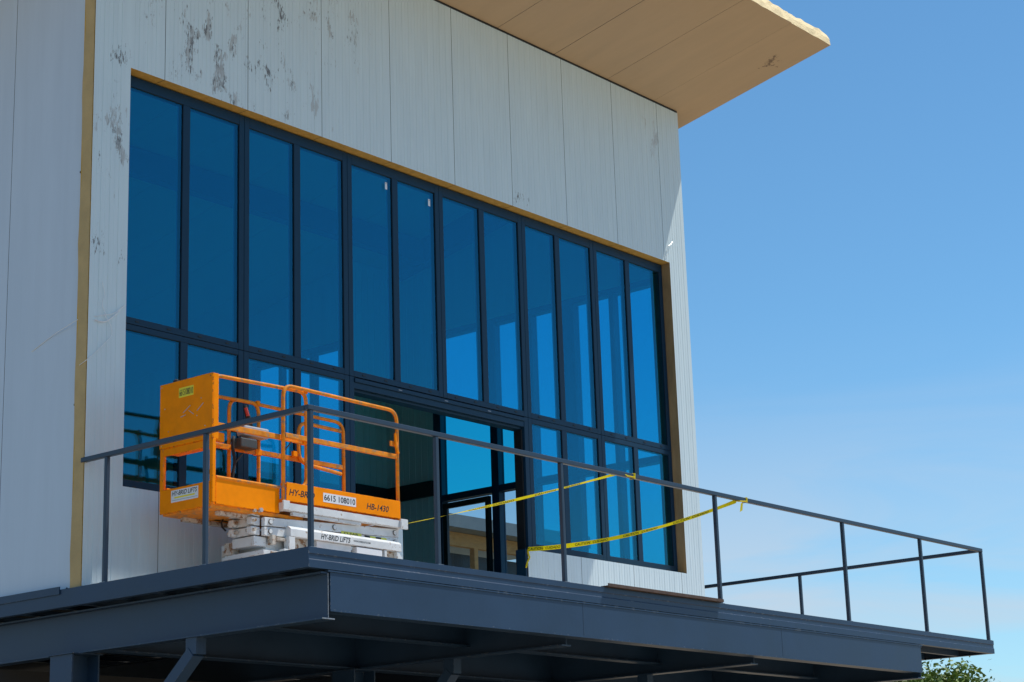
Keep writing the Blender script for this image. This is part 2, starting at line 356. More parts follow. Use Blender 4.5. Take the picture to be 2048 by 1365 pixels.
# foam strip closing the corner joint, torn along its left edge
mb = MB(); pts = []
zz = 0
rowsL = []
for k in range(46):
    z = k * 6.66 / 45; j = .012 * math.sin(k * .7) + random.uniform(-.004, .004); rowsL.append((z, j))
for (z0, j0), (z1, j1) in zip(rowsL[:-1], rowsL[1:]):
    mb.quad([(.034, .004, z0), (.03, .135 + j0, z0), (.03, .135 + j1, z1), (.034, .004, z1)])
    mb.quad([(.03, .135 + j0, z0), (.074, .168 + j0, z0), (.074, .168 + j1, z1), (.03, .135 + j1, z1)])
mb.build('foam_strip', 'foam_strip', B)
# roof and canopy: sloping sandwich panels
rx = [-1.35 + k * .985 for k in range(7)] + [5.575, 6.59, 7.61, 8.555, 9.45]
YF = -2.0
for i in range(len(rx) - 1):
    a, b = rx[i] + .0022, rx[i + 1] - .0022
    mb = MB(); n = 9
    t = .165
    fb = []; ft = []
    for k in range(n + 1):
        x = a + (b - a) * k / n
        fb.append((x, YF + random.uniform(-.006, .006), sof(YF))); ft.append((x, YF + random.uniform(.03, .055), sof(YF) + t + random.uniform(-.022, .004)))
    mid = [(p[0], YF + .012 + random.uniform(-.006, .01), p[2] + t * .5) for p in fb]
    bb = [(p[0], YB2 + .3, sof(YB2 + .3)) for p in fb]; bt = [(p[0], YB2 + .3, sof(YB2 + .3) + t) for p in fb]
    for k in range(n):
        mb.quad([fb[k], fb[k + 1], mid[k + 1], mid[k]], 1); mb.quad([mid[k], mid[k + 1], ft[k + 1], ft[k]], 1)
        mb.quad([fb[k], fb[k + 1], bb[k + 1], bb[k]], 0); mb.quad([ft[k], ft[k + 1], bt[k + 1], bt[k]], 2); mb.quad([bb[k], bb[k + 1], bt[k + 1], bt[k]], 1)
    for k in (0, n): mb.quad([fb[k], mid[k], ft[k], bt[k], bb[k]], 3 if 0 < i + (k > 0) < len(rx) - 1 else 1)
    mb.build('roof_panel', ['soffit', 'foam_pale', 'nb_roof', 'seal'], B)
# black strip closing the joint, set proud to paint in the soffit's shadow line
MB().box(.1, 9.04, -.007, .06, TOP - .008, TOP + .012).build('shadow_line_strip', 'frame_dark', B)

# windows -----------------------------------------------------------------
def window(name, o, u, n_out, rects, panes, depth=.085, gdepth=.014, glassm='glass', drains=(), parent=B, framem='frame', pale=False):
    """frame mesh made of bars; panes and drain covers hang below it.
    o: origin, u: direction along, n_out: outward normal. rects/panes in (w0,w1,z0,z1); frame front at 0, going inward."""
    o = Vector(o); u = Vector(u); inn = -Vector(n_out)
    P3 = lambda w_, d, z: o + u * w_ + inn * d + Vector((0, 0, z))
    mb = MB()
    def bx(w0, w1, d0, d1, z0, z1, m_=mb): m_.hexa([P3(w_, d, z) for w_ in (w0, w1) for d in (d0, d1) for z in (z0, z1)])
    for r in rects: bx(r[0], r[1], r[4] if len(r) > 4 else 0, depth, r[2], r[3])
    fr = mb.build(name, framem, parent, bevel=.003)
    for (w0, w1, z0, z1) in panes:
        gb = MB()
        gb.hexa([P3(w_, d, z) for w_ in (w0, w1) for d in (gdepth, gdepth + .02) for z in (z0, z1)]); gb.build('pane', 'glass_pale' if (pale and z0 < 1.5 and w0 > 2.3) else glassm, fr)
        # black gasket round the pane
        kb = MB(); e = .007
        for (a0, a1, b0, b1) in ((w0, w1, z1 - e, z1), (w0, w1, z0, z0 + e), (w0, w0 + e, z0 + e, z1 - e), (w1 - e, w1, z0 + e, z1 - e)):
            kb.hexa([P3(w_, d, z) for w_ in (a0, a1) for d in (gdepth - .007, gdepth - .001) for z in (b0, b1)])
        kb.build('gasket', 'frame_dark', fr)
    for (w_, z) in drains:
        db = MB(); db.hexa([P3(w_ + a, d, z + b) for a in (-.02, .02) for d in (-.005, .0005) for b in (-.006, .006)]); db.build('drain_cover', 'frame_dark', fr)
    return fr
U = [.455, 1.905, 3.285, 4.655, 6.025, 7.33, 8.70]
YW = .115
ZT0, ZT1 = 2.30, 2.405     # transom
up_windows = []
for i in range(6):
    a, b = U[i] + .002, U[i + 1] - .002; c = [1.194, 2.593, 3.979, 5.341, 6.652, 7.984][i]
    hw = .042; fo = .062
    z0, z1 = ZT0 + .052, WZ1 - .012
    rects = [(a, a + fo, z0, z1), (b - fo, b, z0, z1), (c - hw, c + hw, z0 + .058, z1 - .1), (a + fo, b - fo, z1 - .1, z1), (a + fo, b - fo, z0, z0 + .058)]
    panes = [(a + fo - .004, c - hw + .004, z0 + .054, z1 - .096), (c + hw - .004, b - fo + .004, z0 + .054, z1 - .096)]
    dr = [(a + .2, z0 + .03), (c - .18, z0 + .03), (c + .18, z0 + .03), (b - .2, z0 + .03)]
    up_windows.append(window('window', (0, YW, 0), (1, 0, 0), (0, -1, 0), rects, panes, drains=dr))
    if i in (2, 3): continue
    y0, y1 = WZ0 + .004, z0 - .004
    rects = [(a, a + fo, y0, y1), (b - fo, b, y0, y1), (c - hw, c + hw, y0 + .085, y1 - .052), (a + fo, b - fo, y1 - .052, y1), (a + fo, b - fo, y0, y0 + .085)]
    panes = [(a + fo - .004, c - hw + .004, y0 + .081, y1 - .048), (c + hw - .004, b - fo + .004, y0 + .081, y1 - .048)]
    dr = [(a + .2, y0 + .03), (b - .2, y0 + .03)]
    window('window', (0, YW, 0), (1, 0, 0), (0, -1, 0), rects, panes, drains=dr)
# door opening frame between the lower windows
mb = MB()
z1 = ZT0 + .048
mb.box(3.287, 3.352, YW, YW + .09, WZ0 + .004, z1); mb.box(5.955, 6.023, YW, YW + .09, WZ0 + .004, z1); mb.box(5.80 - .03, 5.80 - .002, .01, .14, 0, WZ0)
mb.box(3.352, 5.955, YW - .012, YW + .09, z1 - .05, z1 - .012); mb.box(3.352, 5.955, YW + .004, YW + .10, z1 - .11, z1 - .05); mb.box(3.352, 5.955, YW + .04, YW + .16, z1 - .135, z1 - .11)
mb.box(3.352, 5.955, YW + .012, YW + .09, z1 - .012, z1)
df = mb.build('door_frame', 'frame', B, bevel=.003)
MB().box(5.93, 5.954, YW + .03, YW + .13, 0, z1 - .136).build('track', 'frame_dark', df)
for k, x in enumerate((3.97, 4.66, 5.34)):
    MB().box(x, x + .05, YW - .0145, YW - .0122, z1 - .036, z1 - .026).build('worn_spot', 'weld', df)
# sticker on two panes
for wi, (x, z) in ((2, (3.85, 4.40)), (3 - 1, (4.505, 4.38))):
    st = MB().box(x - .004, x + .026, YW + .0115, YW + .0135, z, z + .075).build('sticker', 'white_sticker', up_windows[wi])
    MB().box(x + .003, x + .019, YW + .0105, YW + .0112, z + .055, z + .07).build('sticker_print', 'grey_box', up_windows[wi])

# right end wall: solid rear piece, glazing, head and sill walls; the rear part steps in at the back
XR = 9.06; XI = 8.93; YB = 4.9; XL = 8.28
def rwall(x0, x1, y0, y1, z0, z1, name='end_wall_panel', mats=('skin_side', 'lining')):
    mb = MB(); zt = (lambda y: sof(y) - .012) if z1 is None else (lambda y: z1)
    mb.hexa([(x, y, z) for x in (x0, x1) for y in (y0, y1) for z in (z0, zt(y))]); return mb.build(name, mats[1], B)
GY0, GY1 = .42, 4.06
rwall(XI, XR - .003, TH + .002, GY0, 0, None); rwall(XI, XR - .003, GY1, YB, 0, None)
rwall(XI, XR - .003, GY0, GY1, 4.60, None); rwall(XI, XR - .003, GY0, GY1, 0, .93)
rwall(XL, XR - .003, YB, YB + TH, 0, None, 'back_wall')
rwall(XL, XL + .13, YB + TH, 5.02, 0, None); rwall(XL, XL + .13, 6.87, YB2, 0, None)
rwall(XL, XL + .13, 5.02, 6.87, 4.60, None); rwall(XL, XL + .13, 5.02, 6.87, 0, .93)
rwall(SX + TH, XL + .13, YB2 - .12, YB2, 0, None, 'back_wall')
# ribs on the visible interior wall
for k in range(7):
    MB().box(XI - .006, XI - .0005, GY1 + .1 + k * .11, GY1 + .112 + k * .11, 0, 5.6).build('rib', 'lining', B)
for k in range(5):
    MB().box(XL + .08 + k * .12, XL + .092 + k * .12, YB - .006, YB - .0005, 0, 5.6).build('rib', 'lining', B)
MB().box(XI - .06, XI - .001, GY1, YB - .06, 2.40, 2.60).build('wall_beam', 'frame_dark', B)
MB().box(XL, XI - .001, YB - .06, YB - .007, 2.40, 2.60).build('wall_beam', 'frame_dark', B)
# ceiling beams inside
for y in (3.95,):
    MB().box(.23, XI - .01, y, y + .14, sof(y) - .36, sof(y + .14) - .01).build('ceiling_beam', 'steel', B)
MB().hexa([(x, y, sof(y) - dz) for x in (8.7, 8.86) for y in (.3, 4.5) for dz in (.36, .01)]).build('ceiling_beam', 'steel', B)
MB().box(SX + TH + .002, XL + .1, TH + .004, YB2 - .13, -.03, .012).box(XL + .1, XI - .001, TH + .004, YB - .002, -.03, .012).build('floor', 'nb_wall', B)
yv = [(3.93, 4.058), (2.96, 3.08), (2.34, 2.45), (1.657, 1.93), (1.035, 1.10), (.422, .452)]
rects = [(a, b, .932, 4.598) for a, b in yv]; panes = []
edges = sorted(yv)
for (p, q) in zip(edges[:-1], edges[1:]):
    a, b = p[1], q[0]
    rects += [(a, b, 4.515, 4.598), (a, b, 2.305, 2.39), (a, b, .932, 1.03)]
    panes += [(a - .003, b + .003, 1.026, 2.309), (a - .003, b + .003, 2.386, 4.519)]
window('side_window', (XR - .01, 0, 0), (0, 1, 0), (1, 0, 0), rects, panes, depth=.12, gdepth=.03, glassm='glass_in', pale=True)
# inner sash of the tilted bottom light
mb = MB()
for (a, b, z0, z1) in ((3.08, 3.875, 2.19, 2.26), (3.08, 3.15, 1.06, 2.19), (3.80, 3.875, 1.06, 2.19)): mb.box(XI - .06, XI - .012, a, b, z0, z1)
mb.build('opening_sash', 'frame_dark', B, bevel=.004)
yv = [(5.022, 5.18), (5.64, 5.725), (6.27, 6.33), (6.79, 6.868)]
rects = [(a, b, .932, 4.598) for a, b in yv]; panes = []
for (p, q) in zip(yv[:-1], yv[1:]):
    a, b = p[1], q[0]
    rects += [(a, b, 4.50, 4.598), (a, b, 2.305, 2.39), (a, b, .932, 1.03)]
    panes += [(a - .003, b + .003, 1.026, 2.309), (a - .003, b + .003, 2.386, 4.504)]
window('side_window', (XL + .12, 0, 0), (0, 1, 0), (1, 0, 0), rects, panes, depth=.1, gdepth=.03, glassm='glass_in')
# near-black sheet and walls added to darken the space under the deck
MB().box(.24, 8.9, TH + .02, YB2 - .2, -.071, -.055).build('underfloor_shade_sheet', 'underdeck_shade', B)  # dark sheet added below the floor, shade painted over its lit underside
MB().box(.1, 9.0, 1.3, 1.45, GZ, -.52).build('added_shade_wall', 'underdeck_shade', B); MB().box(.1, .25, 1.452, YB2, GZ, -.52).build('added_shade_wall', 'underdeck_shade', B)  # unseen walls, added and drawn forward to keep light out below

# ------------------------------------------------------------------ balcony deck
DK = thing('balcony_deck', 'anthracite painted steel balcony deck on beams in front of the glass wall', 'balcony', (5.5, 0, GZ))
D = 2.636; LX = 10.985; ZD = .02
FZ = -.128                      # underside of the edge channels
chan = [(0, ZD), (0, ZD - .045), (.006, ZD - .052), (.006, ZD - .085), (0, ZD - .092), (0, FZ), (.06, FZ), (.06, FZ + .006), (.008, FZ + .006), (.014, ZD - .09), (.014, ZD - .05), (.008, ZD - .006), (.06, ZD - .006), (.06, ZD)]
MB().prism(chan, lambda t, p, q: (t, -D + p, q), 0.004, LX).build('edge_channel', 'steel', DK)
plain = [(0, ZD - .001), (0, FZ + .001), (.06, FZ + .001), (.06, FZ + .007), (.006, FZ + .007), (.006, ZD - .007), (.06, ZD - .007), (.06, ZD - .001)]
MB().prism(plain, lambda t, p, q: (p, t, q), -D + .001, YB2).build('edge_channel', 'steel', DK)
MB().prism(plain, lambda t, p, q: (LX - p, t, q), -D + .063, 3.5).build('edge_channel', 'steel', DK)
def joist(y, x0=.065, x1=LX - .065):
    h0, h1 = FZ + .004, ZD - .034
    pr = [(0, h1), (0, h0), (.05, h0), (.05, h0 + .005), (.005, h0 + .005), (.005, h1 - .005), (.05, h1 - .005), (.05, h1)]
    MB().prism(pr, lambda t, p, q: (t, y + p, q), x0, x1).build('joist', 'steel', DK)
for k in range(6): joist(-D + .42 + k * .44)
for k in range(8): joist(.3 + k * .5, .065, 8.9)
for x0, x1 in ((.065, 2.75), (2.755, 5.5), (5.505, 8.25), (8.255, LX - .062)):
    MB().box(x0, x1, -D + .062, -.005, ZD - .032, ZD - .012).build('deck_board', 'board', DK)
def ibeam(a, b, h, wf, zt, axis, name='beam', tf=.012, tw=.010, cap=True):
    """I-section along x or y, top at zt; (a, b) run, fixed coordinate c in axis tuple"""
    ax, c = axis; hw = wf / 2
    pr = [(-hw, 0), (hw, 0), (hw, -tf), (tw / 2, -tf), (tw / 2, -h + tf), (hw, -h + tf), (hw, -h), (-hw, -h), (-hw, -h + tf), (-tw / 2, -h + tf), (-tw / 2, -tf), (-hw, -tf)]
    fn = (lambda t, p, q: (t, c + p, zt + q)) if ax == 'x' else (lambda t, p, q: (c + p, t, zt + q))
    mb = MB(); n = len(pr); i = len(mb.v)
    mb.v += [fn(a, p, q) for p, q in pr] + [fn(b, p, q) for p, q in pr]
    for k in range(n): j = (k + 1) % n; mb.f.append((i + k, i + j, i + n + j, i + n + k)); mb.m.append(0)
    for e in (0, n):
        for fidx in ((0, 1, 2, 3, 10, 11), (3, 4, 9, 10), (4, 5, 6, 7, 8, 9)): mb.f.append(tuple(i + e + q for q in fidx)); mb.m.append(0)
    return mb.build(name, 'steel', DK)
ZB = FZ - .006; HB = .315
# front plate beam: web in line with the edge, flange behind
mb = MB(); mb.box(.226, 9.215, -D + .006, -D + .016, ZB - HB + .03, ZB - .0115); mb.box(.20, 9.25, -D - .002, -D + .15, ZB - .011, ZB)
mb.box(.226, 9.215, -D + .004, -D + .14, ZB - HB + .018, ZB - HB + .0295)
mb.build('front_beam', 'steel', DK)
for x in (3.245, 6.4): MB().box(x, x + .004, -D + .0045, -D + .0058, ZB - HB + .031, ZB - .0125).build('weld_bead', 'steel_rail', DK)
for x in (.212, 3.2, 6.12, 9.2):
    ibeam(-D + (.02 if x in (.212, 9.2) else .16), 7.5, HB + .03, .13, ZB - .012, ('y', x), 'girder')
ibeam(.29, 9.1, HB + .02, .15, ZB - .016, ('x', .0), 'girder')
ibeam(.29, 9.1, .25, .12, ZB - .016, ('x', -1.35), 'girder')
MB().box(.15, .275, -D + .012, -D + .0185, ZB - HB - .040, ZB - HB - .031).build('weld_bead', 'weld', DK)
MB().box(.210, .215, -D + .014, -D + .0195, ZB - HB - .029, ZB - .02).build('weld_bead', 'weld', DK)
for x, dark in ((.212, 0), (3.2, 0), (6.12, 0), (9.2, 0)):
    y0 = .28 if x == .212 else .02
    mb = MB(); mb.box(x - .14, x - .125, y0 - .14, y0 + .14, GZ, ZB - HB - .05); mb.box(x + .125, x + .14, y0 - .14, y0 + .14, GZ, ZB - HB - .05); mb.box(x - .125, x + .125, y0 - .006, y0 + .006, GZ, ZB - HB - .05)
    mb.box(x - .16, x + .16, y0 - .16, y0 + .16, ZB - HB - .0495, ZB - HB - .043)
    mb.build('column', 'steel', DK)
    mb = MB(); t0 = Vector((x, -1.19, ZB - HB - .15)); t1 = Vector((x, y0 - .14, -1.75))
    mb.bar(t0, t1, .09, .11, up=(1, 0, 0)); mb.box(x - .05, x + .05, -1.25, -1.13, ZB - HB - .17, ZB - HB - .043); mb.build('knee_brace', 'steel', DK)
# small flashing lip under the side wall
MB().box(-.012, -.002, .22, 7, ZD - .04, ZD + .022).build('flashing', 'steel', DK)

# ------------------------------------------------------------------ railing
RL = thing('balcony_railing', 'dark grey square tube balcony railing with slim posts round the deck edge', 'railing', (5.5, -2.6, ZD))
RY = -D + .042; RXL = .045; RXR = LX - .035; HZ = 1.085; T = .041
mb = MB().box(RXL - T / 2, RXR + T / 2, RY - T / 2, RY + T / 2, HZ - T, HZ); mb.build('top_rail', 'steel_rail', RL, bevel=.006)
MB().box(RXL - T / 2, RXL + T / 2, RY + T / 2 + .001, .035, HZ - T, HZ).build('top_rail', 'steel_rail', RL, bevel=.006)
MB().box(RXR - T / 2, RXR + T / 2, RY + T / 2 + .001, 3.3, HZ - T, HZ).build('top_rail', 'steel_rail', RL, bevel=.006)
pt = .036
def post(x, y):
    MB().box(x - pt / 2, x + pt / 2, y - pt / 2, y + pt / 2, ZD, HZ - T + .0005).build('post', 'steel_rail', RL, bevel=.005)
    MB().box(x - .03, x + .03, y - .03, y + .03, ZD, ZD + .006).build('foot_plate', 'weld', RL)
for x in (.065, 1.457, 3.06, 5.42, 7.79, 9.47, RXR): post(x, RY)
for y in (-.285, -1.475): post(RXL, y)
for y in (-.156, 2.0): post(RXR, y)

# ------------------------------------------------------------------ loose steel angle on the deck edge
mb = MB(); mb.box(3.56, 5.345, -D - .045, -D + .04, ZD + .003, ZD + .012); mb.box(3.56, 5.345, -D - .045, -D - .037, ZD + .012, ZD + .03)
tag(mb.build('steel_angle', 'rusty', loc=None), 'rusty brown steel angle lying along the front edge of the deck', 'steel angle')

# ------------------------------------------------------------------ scissor lift
LF = thing('scissor_lift', 'small orange and white scissor lift parked on the deck with its platform lowered', 'scissor lift', (1.95, -.65, ZD))
yn, yf = -1.0, -.33; yi, yj = yn + .04, yf - .04; R = .0168
def lt(name, path, r=R, m='orange_worn', p=LF, n=10): return MB().tube(path, r, n).build(name, m, p, smooth=True)
def lb(name, x0, x1, y0, y1, z0, z1, m='orange', p=LF, bevel=.004): return MB().box(x0, x1, y0, y1, z0, z1).build(name, m, p, bevel=bevel)
# main guard rails
for y in (yn, yf):
    lt('guard_rail', rounded([(1.325, y, .72), (1.325, y, 1.735), (2.735, y, 1.72), (2.735, y, .70)], .11))
    lb('mid_rail', 1.345, 2.716, y - .013, y + .013, 1.28, 1.322, 'orange_worn')
# extension rails, looping back behind the main rails
for y in (yi, yj):
    lt('extension_rail', rounded([(.565, y, .63), (.565, y, 1.70), (1.635, y, 1.725), (1.635, y, .885), (1.345, y, .885)], .10))
    lb('mid_rail', .585, 1.616, y - .012, y + .012, 1.262, 1.308, 'orange_worn')
    lb('rail_clamp', 1.585, 1.66, y - .02, y + .02, 1.258, 1.312, 'yellow_sticker' if False else 'orange')
    lb('rail_clamp', 1.60, 1.635, y - .022, y + .022, 1.705, 1.745, 'orange')
    MB().cyl((1.345, y, 1.14), (1.46, y, 1.265), .006, 8).build('stay_rod', 'dark_box', LF)
# gate loop on the far side and its latch
lt('gate_loop', rounded([(2.70, yf + .0, 1.64), (2.13, yf - .03, 1.64), (2.13, yf - .03, 1.27), (2.70, yf, 1.24)], .12))
lb('latch_plate', 2.05, 2.10, yf - .05, yf - .02, 1.31, 1.36, 'orange')
lb('latch_plate', 2.62, 2.72, yn - .03, yn - .012, 1.385, 1.43, 'orange_worn')
MB().tube(rounded([(2.67, yn - .04, 1.50), (2.665, yn - .045, 1.40), (2.69, yn - .04, 1.34), (2.72, yn - .03, 1.33)], .03), .012, 8).build('latch_hook', 'orange', LF)
# end box on the extension
bx = MB(); x0, x1, y0, y1, z0, z1 = .545, .615, -.985, -.335, 1.165, 1.715
bx.box(x0, x0 + .012, y0, y1, z0, z1); bx.box(x0 + .012, x1, y0, y0 + .012, z0, z1 - .002); bx.box(x0 + .012, x1, y1 - .012, y1, z0, z1 - .002); bx.box(x1 - .012, x1, y0 + .012, y1 - .012, z0, z1 - .002); bx.box(x0 + .012, x1 - .012, y0 + .012, y1 - .012, z0 + .03, z0 + .04); bx.box(x0 + .012, x1 - .012, y0 + .012, y1 - .012, z1 - .016, z1 - .006)
box = bx.build('tool_box', 'orange', LF, bevel=.004)
for (y, z) in [(-.36, 1.69), (-.96, 1.69), (-.36, 1.19), (-.96, 1.20), (-.62, 1.40), (-.8, 1.38), (-.9, 1.28), (-.45, 1.30), (-.7, 1.47), (-.55, 1.25), (-.85, 1.52), (-.4, 1.5)]:
    MB().cyl((x0 - .003, y, z), (x0 + .001, y, z), .005, 8).build('rivet', 'rust', box)
lb('tool_box_lip', .552, .565, -.965, -.355, 1.10, 1.164, 'orange'); lb('shelf_plate', .566, .72, -.93, -.375, 1.125, 1.137, 'orange_worn')
MB().tube([(.58, -.50, 1.712), (.58, -.50, 1.735), (.58, -.50, 1.745)], [.03, .026, .012], 12).build('rubber_cap', 'rubber', LF)
lb('bracket', .625, .72, yi + .02, yi + .06, 1.16, 1.235, 'orange')
# extension end frame
for y in (yi - .01, yj + .01): lb('corner_post', .548, .585, y - .018, y + .018, .64, 1.165, 'orange')
lb('end_toe_board', .540, .556, -.965, -.355, .615, .815, 'orange')
lb('extension_toe_board', .60, 1.31, yi - .012, yi + .002, .632, .845, 'orange')
MB().cyl((.60, yi - .01, .852), (1.31, yi - .01, .852), .014, 10).build('toe_board_lip', 'orange_worn', LF)
lb('extension_toe_board', .60, 1.31, yj - .002, yj + .012, .632, .845, 'orange')
lb('extension_floor', .557, 1.60, -.955, -.375, .60, .632, 'orange_worn')
lb('extension_slide', .70, 1.5, -.90, -.85, .565, .60, 'rust'); lb('extension_slide', .70, 1.5, -.48, -.43, .565, .60, 'rust')
# main platform
lb('main_toe_board', 1.335, 2.735, yn - .03, yn - .0195, .735, .895, 'orange'); lb('main_toe_board', 1.345, 2.715, yf + .0195, yf + .03, .735, .895, 'orange')
lb('main_floor', 1.33, 2.74, yn + .02, yf - .02, .725, .76, 'orange_worn')
mb = MB(); mb.box(1.30, 2.80, yn - .025, yn + .03, .655, .722); mb.box(1.30, 2.80, yf - .03, yf + .025, .655, .722); mb.box(1.30, 1.36, yn + .03, yf - .03, .655, .722); mb.box(2.74, 2.80, yn + .03, yf - .03, .655, .722)
pf = mb.build('platform_frame', 'lift_white', LF, bevel=.005)
lb('frame_strip', 1.42, 2.25, yn - .012, yn + .02, .625, .654, 'lift_white')
lb('corner_bracket', 1.285, 1.36, yn - .045, yn - .0255, .655, .735, 'lift_white'); lb('corner_bracket', 2.725, 2.815, yn - .045, yn - .0255, .645, .735, 'lift_white')
lb('side_beam', .98, 1.30, -.56, -.50, .60, .655, 'lift_white'); lb('side_beam', 1.0, 1.30, -.93, -.87, .61, .65, 'lift_white')
# scissor arms, near and far pair, slightly inclined when lowered
for xs, y0, y1 in ((1.13, yn + .02, yn + .06), (1.42, yf - .06, yf - .02)):
    for (za, zb) in ((.545, .615), (.465, .53)):
        xa, xb = xs, 2.76; h = .072; ya = y0 if za > .5 else y0 + .002
        arm = MB().hexa([(x, y, z) for (x, zc) in ((xa, za), (xb, zb)) for y in (ya, y1) for z in (zc - h / 2, zc + h / 2)]).build('scissor_arm', 'lift_white', LF, bevel=.004)
        for t in (.04, .5, .965):
            X = xa + (xb - xa) * t; Z = za + (zb - za) * t
            if za < .5 and t == .5: continue
            bo = MB().cyl((X, ya - .012, Z), (X, ya + .001, Z), .02, 16).build('pivot_pin', 'lift_white', arm)
            MB().tube([(X + .021 * math.cos(q * .5236), ya - .006, Z + .021 * math.sin(q * .5236)) for q in range(13)], .004, 6, cap=False).build('pin_ring', 'dark_box', arm)
# cross members seen at the end of the stack
for k, z in enumerate((.625, .548, .470)):
    cm = lb('cross_member', 1.055, 1.125, -.93, -.665, z - .034, z + .034, 'lift_white')
    for y in (-.95, -.73):
        lb('pivot_bracket', 1.01, 1.053, y, y + .06, z - .03, z + .03, 'lift_white', bevel=.006); MB().cyl((1.03, y - .03, z), (1.03, y + .08, z), .014, 10).build('pivot_rod', 'rust', LF)
MB().cyl((1.09, -.99, .635), (1.09, -.66, .635), .018, 12).build('slide_rod', 'grey_box', LF)
# chassis
lb('chassis', 1.20, 2.80, yn + .08, yf - .05, .20, .42, 'lift_white')
lb('chassis_end', 1.06, 1.198, -.93, -.665, .345, .425, 'lift_white'); lb('end_bracket', 1.05, 1.15, -.66, -.58, .30, .40, 'rust'); lb('end_bracket', 1.07, 1.16, -.57, -.53, .285, .345, 'rust'); lb('step', 1.07, 1.5, -1.03, -.54, .262, .30, 'lift_white'); lb('step_edge', 1.15, 1.45, -1.036, -1.031, .27, .295, 'rust'); lb('end_bracket', 1.20, 1.24, -1.0, -.94, .36, .44, 'rust'); lb('hinge', 1.25, 1.36, -1.0, -.93, .40, .425, 'rust')
mb = MB(); mb.prism([(yn - .035, .44), (yn - .035, .505), (yn - .005, .53), (yn + .05, .53), (yn + .05, .44)], lambda t, p, q: (t, p, q), 1.375, 2.735); cover = mb.build('base_cover', 'lift_white', LF, bevel=.004)
lb('pocket_frame', 1.36, 1.43, yn - .034, yn + .03, .33, .438, 'lift_white'); lb('pocket_frame', 1.61, 1.65, yn - .03, yn + .03, .33, .438, 'lift_white'); lb('pocket_floor', 1.30, 1.66, yn - .036, yn + .03, .285, .329, 'lift_white'); lb('pocket_back', 1.43, 1.61, yn + .02, yn + .05, .33, .438, 'rust')
lb('side_panel', 1.70, 2.12, yn - .012, yn + .03, .24, .438, 'lift_white'); lb('battery_door', 2.17, 2.49, yn - .03, yn + .03, .23, .43, 'white_sticker')
lb('pocket_frame', 2.52, 2.55, yn - .03, yn + .03, .30, .438, 'lift_white'); lb('pocket_frame', 2.68, 2.72, yn - .03, yn + .03, .30, .438, 'lift_white'); lb('pocket_floor', 2.50, 2.74, yn - .032, yn + .03, .25, .299, 'lift_white'); lb('pocket_back', 2.55, 2.68, yn + .01, yn + .03, .30, .438, 'rust')
MB().prism([(2.74, .20), (2.92, .20), (2.92, .225), (2.80, .30), (2.78, .40), (2.74, .43)], lambda t, p, q: (p, t, q), yn + .0, yf).build('chassis_foot', 'lift_white', LF, bevel=.004)
MB().tube([(1.73, yn - .02, .33), (1.73, yn - .05, .33), (1.73, yn - .06, .33)], [.03, .03, .018], 14).build('stop_button', 'red', LF)
for x in (1.36, 2.58):
    for y in (yn + .02, yf - .13):
        wv = MB().cyl((x, y, .155), (x, y + .1, .155), .135, 22).build('wheel', 'rubber', LF); MB().cyl((x, y - .004, .155), (x, y + .104, .155), .07, 16).build('hub', 'lift_white', wv)
# platform controls
lb('control_housing', 1.37, 1.67, -.47, -.37, 1.395, 1.485, 'grey_box', bevel=.015); cb = lb('control_box', 1.31, 1.50, -.50, -.40, 1.275, 1.36, 'dark_box', bevel=.01)
MB().tube([(1.50, -.43, 1.47), (1.475, -.43, 1.53), (1.455, -.43, 1.56), (1.415, -.43, 1.665)], [.012, .02, .024, .018], 10).build('joystick', 'rubber', LF, smooth=True)
MB().tube([(1.405, -.452, 1.64), (1.432, -.452, 1.57)], .014, 8).build('joystick_grip', 'red', LF)
MB().tube(rounded([(1.28, -.44, 1.37), (1.262, -.44, 1.28), (1.30, -.44, 1.15), (1.262, -.44, 1.02), (1.27, -.44, .80)], .08), .014, 8).build('control_cable', 'rubber', LF, smooth=True)
MB().tube([(1.03, -.60, .62), (1.0, -.60, .57), (1.0, -.61, .53), (1.03, -.62, .50)], .008, 8).build('hose', 'rubber', LF, smooth=True)
# lettering and stickers of the lift
YT = yn - .0305
def onY(y, xa, xb, za, zb): return lambda s, t: (xa + (xb - xa) * s, y, za + (zb - za) * t)
def onX(x, ya, yb, za, zb): return lambda s, t: (x, ya + (yb - ya) * s, za + (zb - za) * t)
lettering('HY-BRID', onY(YT, 1.37, 1.665, .785, .84), 'ink', LF, shear=.05)
lb('number_sticker', 1.765, 2.165, YT - .001, YT + .0005, .775, .855, 'white_sticker', bevel=0)
lettering('6615 108010', onY(YT - .0016, 1.775, 2.155, .79, .842), 'ink', LF)
lettering('HB-1430', onY(YT, 2.305, 2.58, .775, .83), 'ink', LF, shear=.05)
lettering('HY-BRID LIFTS', onY(yn - .0356, 1.735, 2.085, .452, .498), 'ink', LF, shear=.03)
lettering('WWW.HYBRIDLIFTS.COM', onY(yn - .0356, 2.125, 2.335, .468, .484), 'ink', LF)
lb('number_sticker', .5425, .5448, -.755, -.575, 1.565, 1.648, 'yellow_sticker', bevel=0)
lettering('6615108010', onX(.542, -.583, -.747, 1.578, 1.636), 'ink', LF)
lb('name_sticker', .5375, .5395, -.83, -.50, .695, .795, 'white_sticker', bevel=0)
lettering('HY-BRID LIFTS', onX(.5371, -.515, -.815, .748, .786), 'ink', LF, shear=.03)
lb('sticker_line', .5368, .5373, -.79, -.54, .725, .738, 'yellow_sticker', bevel=0); lb('sticker_line', .5368, .5373, -.82, -.51, .708, .714, 'grey_box', bevel=0)
lb('warning_sticker', 2.03, 2.28, yn + .0175, yn + .0195, .528, .56, 'hazard', bevel=0)
lettering('CLEAR', onY(yn + .0172, 2.06, 2.24, .534, .555), 'ink', LF)
